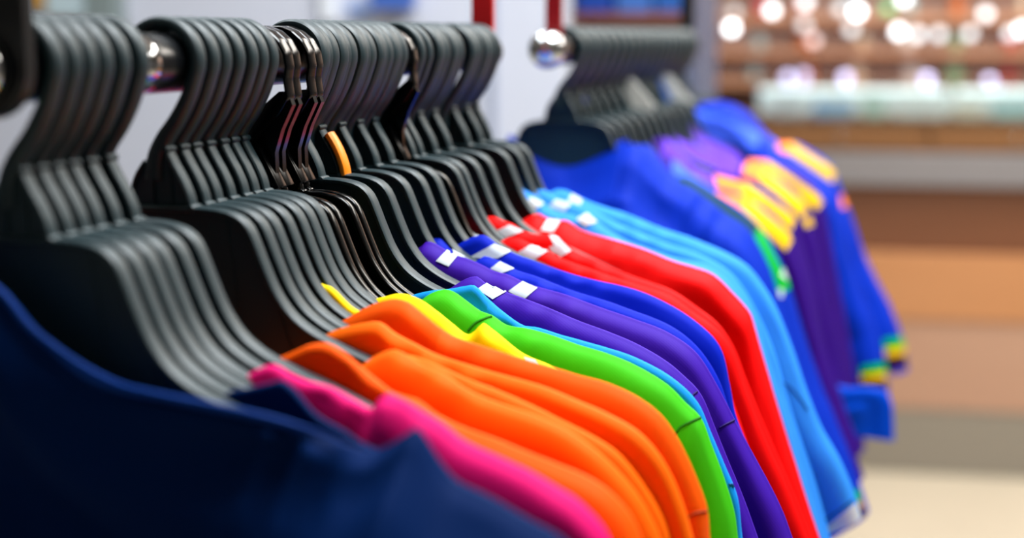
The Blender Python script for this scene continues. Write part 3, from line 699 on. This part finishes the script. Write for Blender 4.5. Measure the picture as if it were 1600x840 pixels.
goods = [('white', (240, 244, 244)), ('pale blue', (170, 205, 240)), ('pale green', (200, 225, 215)), ('white', (245, 245, 240)), ('cream', (232, 226, 210)), ('pale aqua', (190, 225, 228)), ('white', (240, 240, 240)), ('pale blue', (180, 205, 235)), ('cream', (235, 230, 215)), ('grey', (190, 195, 195))]
gx = xg + .06; i = 0
while gx < cx1 - .2:
    nm, cc = goods[i % len(goods)]; wd_ = [.10, .13, .07, .16, .09, .12][i % 6]; hh = (gz1 - gz0) * [.6, .5, .7, .55, .45][i % 5]
    b = MB(); b.box(-wd_ / 2, wd_ / 2, -.05, .05, 0, hh * .82, .006); b.box(-wd_ / 2 - .003, wd_ / 2 + .003, -.053, .053, hh * .82, hh, .003)
    o = b.build('gift_box', mat('goods_%s' % nm, cc, .4)); o.location = Rm @ Vector((gx + wd_ / 2, .2, gz0 + .001)); o.rotation_euler = (0, 0, ROT)
    tag(o, '%s lidded box inside the lit glass case, %s from the left' % (nm, ORD[i]), 'box', 'boxes in the glass case'); gx += wd_ + .035; i += 1

# shelves on the wall behind the counter
WYL = .95
t2 = thing('wall_shelving', 'wooden wall shelving above the counter carrying goods and small lamps', 'shelf', tuple(Rm @ Vector((0, WYL, 0))), ROT)
M_wsh = wood('shelving_wood', (206, 152, 116), (188, 124, 86), .5); M_wback = mat('shelving_back', (235, 208, 192), .6, var=.12)
def zat2(py):
    P = Rm @ Vector((0, WYL, 0)); d = ray(1475, py); k = (P.y - CAM.y) / d.y; return (CAM + d * k).z
b = MB(); b.box(-1.45, 1.9, .18, .22, 0, 2.4); b.build('back_board', M_wback, t2)
szs = [zat2(132), zat2(84), zat2(30), zat2(-40)]
for z in szs:
    b = MB(); b.box(-1.4, 1.9, 0, .18, z - .014, z + .016, .003); b.build('shelf_board', M_wsh, t2)
b = MB(); b.box(-1.45, 1.9, .14, .178, 0, szs[0] - .03); b.build('lower_panel', M_dkw, t2)
b = MB(); b.box(-1.45, -1.4, 0, .22, 0, 2.4, .004); b.build('side_panel', M_wsh, t2)
# jars
R2 = Matrix.Translation(t2.location) @ Matrix.Rotation(ROT, 4, 'Z')
jc = [('white', (225, 222, 220)), ('pink', (225, 160, 150)), ('amber', (215, 120, 60)), ('pale green', (150, 200, 160)), ('grey', (170, 175, 180)), ('cream', (225, 205, 180)), ('red', (200, 70, 80)), ('aqua', (170, 205, 210))]
def jar(x, z, h, r, cc, label, group):
    b = MB(); b.lathe([(0, 0), (r * .92, 0), (r, .004), (r, h * .62), (r * .5, h * .76), (r * .45, h * .84), (0, h * .84)], seg=18)
    o = b.build('glass_jar', mat('jar_' + cc[0], cc[1], .25), None, True); o.location = R2 @ Vector((x, .09, z))
    tag(o, label, 'jar', group)
    b = MB(); b.lathe([(0, h * .84), (r * .55, h * .84), (r * .55, h), (0, h)], seg=14); b.build('lid', M_white, o, True)
rows_ = [('lowest', szs[0]), ('middle', szs[1]), ('upper', szs[2])]
for rn, z in rows_:
    for k in range(16):
        x = -1.3 + k * .2 + random.uniform(-.03, .03); h = random.uniform(.06, .10) if rn != 'upper' else random.uniform(.09, .15); cc = jc[(k * 3 + len(rn)) % 8]
        jar(x, z + .016, h, random.uniform(.022, .038), cc, '%s jar on the %s wall shelf, %s from the left' % (cc[0], rn, ORD[k]), 'jars on the %s wall shelf' % rn)
# lamps seen as bright discs
lamps = [(1143, 44, 60, 'w'), (1206, 16, 42, 'w'), (1258, 3, 28, 'w'), (1256, 39, 10, 'w'), (1271, 63, 12, 'p'), (1340, 18, 60, 'w'), (1330, 46, 12, 'w'), (1313, 14, 11, 'w'),
         (1387, 14, 8, 'g'), (1404, 49, 46, 'w'), (1434, 54, 18, 'w'), (1467, 54, 14, 'w'), (1515, 53, 13, 'w'), (1540, 22, 22, 'w'), (1578, 53, 12, 'w'), (1597, 46, 40, 'w'), (1412, -2, 40, 'w'),
         (1231, 121, 18, 'l'), (1255, 118, 12, 'l'), (1321, 121, 22, 'l'), (1448, 123, 24, 'l'), (1546, 127, 24, 'l'), (1217, 157, 16, 'a'), (1110, 114, 4, 'p'), (1147, 20, 6, 'w'), (1090, 80, 5, 'a')]
lc = {'w': (250, 252, 255), 'p': (255, 225, 222), 'g': (110, 225, 150), 'l': (215, 212, 255), 'a': (205, 240, 240)}
ln = {'w': 'white', 'p': 'rosy', 'g': 'green', 'l': 'lilac', 'a': 'pale aqua'}
LY = org.y + .92
M_sock = mat('lamp_socket', (120, 110, 105), .4, metal=.6)
for k, (x, y, e, c) in enumerate(sorted(lamps)):
    p = at(x, y, LY - .05 - (.04 if k % 2 else 0)); e = max(1, round(e))
    nm = 'bulb_%s_%d' % (c, e); r = .02
    b = MB(); b.lathe([(max(0, r * math.sin(math.pi * j / 12)), r * math.cos(math.pi * j / 12)) for j in range(13)], seg=16)
    o = thing('globe_lamp', 'small %s globe lamp over the counter, %s bright disc from the left' % (ln[c], (ORD + ['eighteenth', 'nineteenth', 'twentieth', 'twenty-first', 'twenty-second', 'twenty-third', 'twenty-fourth', 'twenty-fifth', 'twenty-sixth'])[k]), 'lamp', p, 0, 'small lamps above the counter')
    b.build('bulb', mat(nm, lc[c], emit=e * .085), o, True)
    b = MB(); b.lathe([(0, r * .8), (.009, r * .8), (.009, r * 1.7), (0, r * 1.7)], seg=10); b.tube([(0, 0, r * 1.6), (0, .02, r * 2.3), (0, .10, r * 2.6)], .003, 6)
    b.build('socket', M_sock, o, True)

# ================================================================== LIGHT
def area(name, loc, sx, sy, power, col=(1, 1, 1), rot=(0, 0, 0)):
    l = bpy.data.lights.new(name, 'AREA'); l.shape = 'RECTANGLE'; l.size = sx; l.size_y = sy; l.energy = power; l.color = col
    o = bpy.data.objects.new(name, l); C.objects.link(o); o.location = loc; o.rotation_euler = rot; return o
area('ceiling_light', (.75, 1.5, HC - .03), 1.0, 1.5, 82, (.93, .98, 1))
area('ceiling_light', (-.7, 1.3, HC - .03), .5, 1.6, 16, (.9, .97, 1))
area('ceiling_light', (-.6, 2.6, HC - .03), 2.0, .3, 16, (.93, .96, 1))
area('ceiling_light', (1.2, 4.5, HC - .03), 2.4, .8, 66, (1, .93, .84))
area('ceiling_light', (1.6, 5.3, HC - .03), 2.6, .25, 22, (1, .93, .86))
area('ceiling_light', (2.6, 3.2, HC - .03), .6, 1.8, 20, (1, .95, .88))
w = bpy.data.worlds.new('world'); bpy.context.scene.world = w; w.use_nodes = True
w.node_tree.nodes['Background'].inputs[0].default_value = (.75, .85, 1, 1); w.node_tree.nodes['Background'].inputs[1].default_value = .05

# ================================================================== CAMERA
cam = bpy.data.cameras.new('camera'); co = bpy.data.objects.new('camera', cam); C.objects.link(co)
cam.sensor_width = 36; cam.sensor_fit = 'HORIZONTAL'; cam.lens = 36 * F / 1600; cam.clip_start = .02
rm = Matrix((RT, UP, -FW)).transposed().to_4x4(); co.matrix_world = Matrix.Translation(CAM) @ rm
cam.dof.use_dof = True; cam.dof.focus_distance = .85; cam.dof.aperture_fstop = (cam.lens / 1000) / .0150; cam.dof.aperture_blades = 0
sc = bpy.context.scene; sc.camera = co
sc.view_settings.view_transform = 'Standard'; sc.view_settings.look = 'None'; sc.view_settings.gamma = 1; sc.view_settings.use_curve_mapping = False
sc.view_settings.exposure = .44
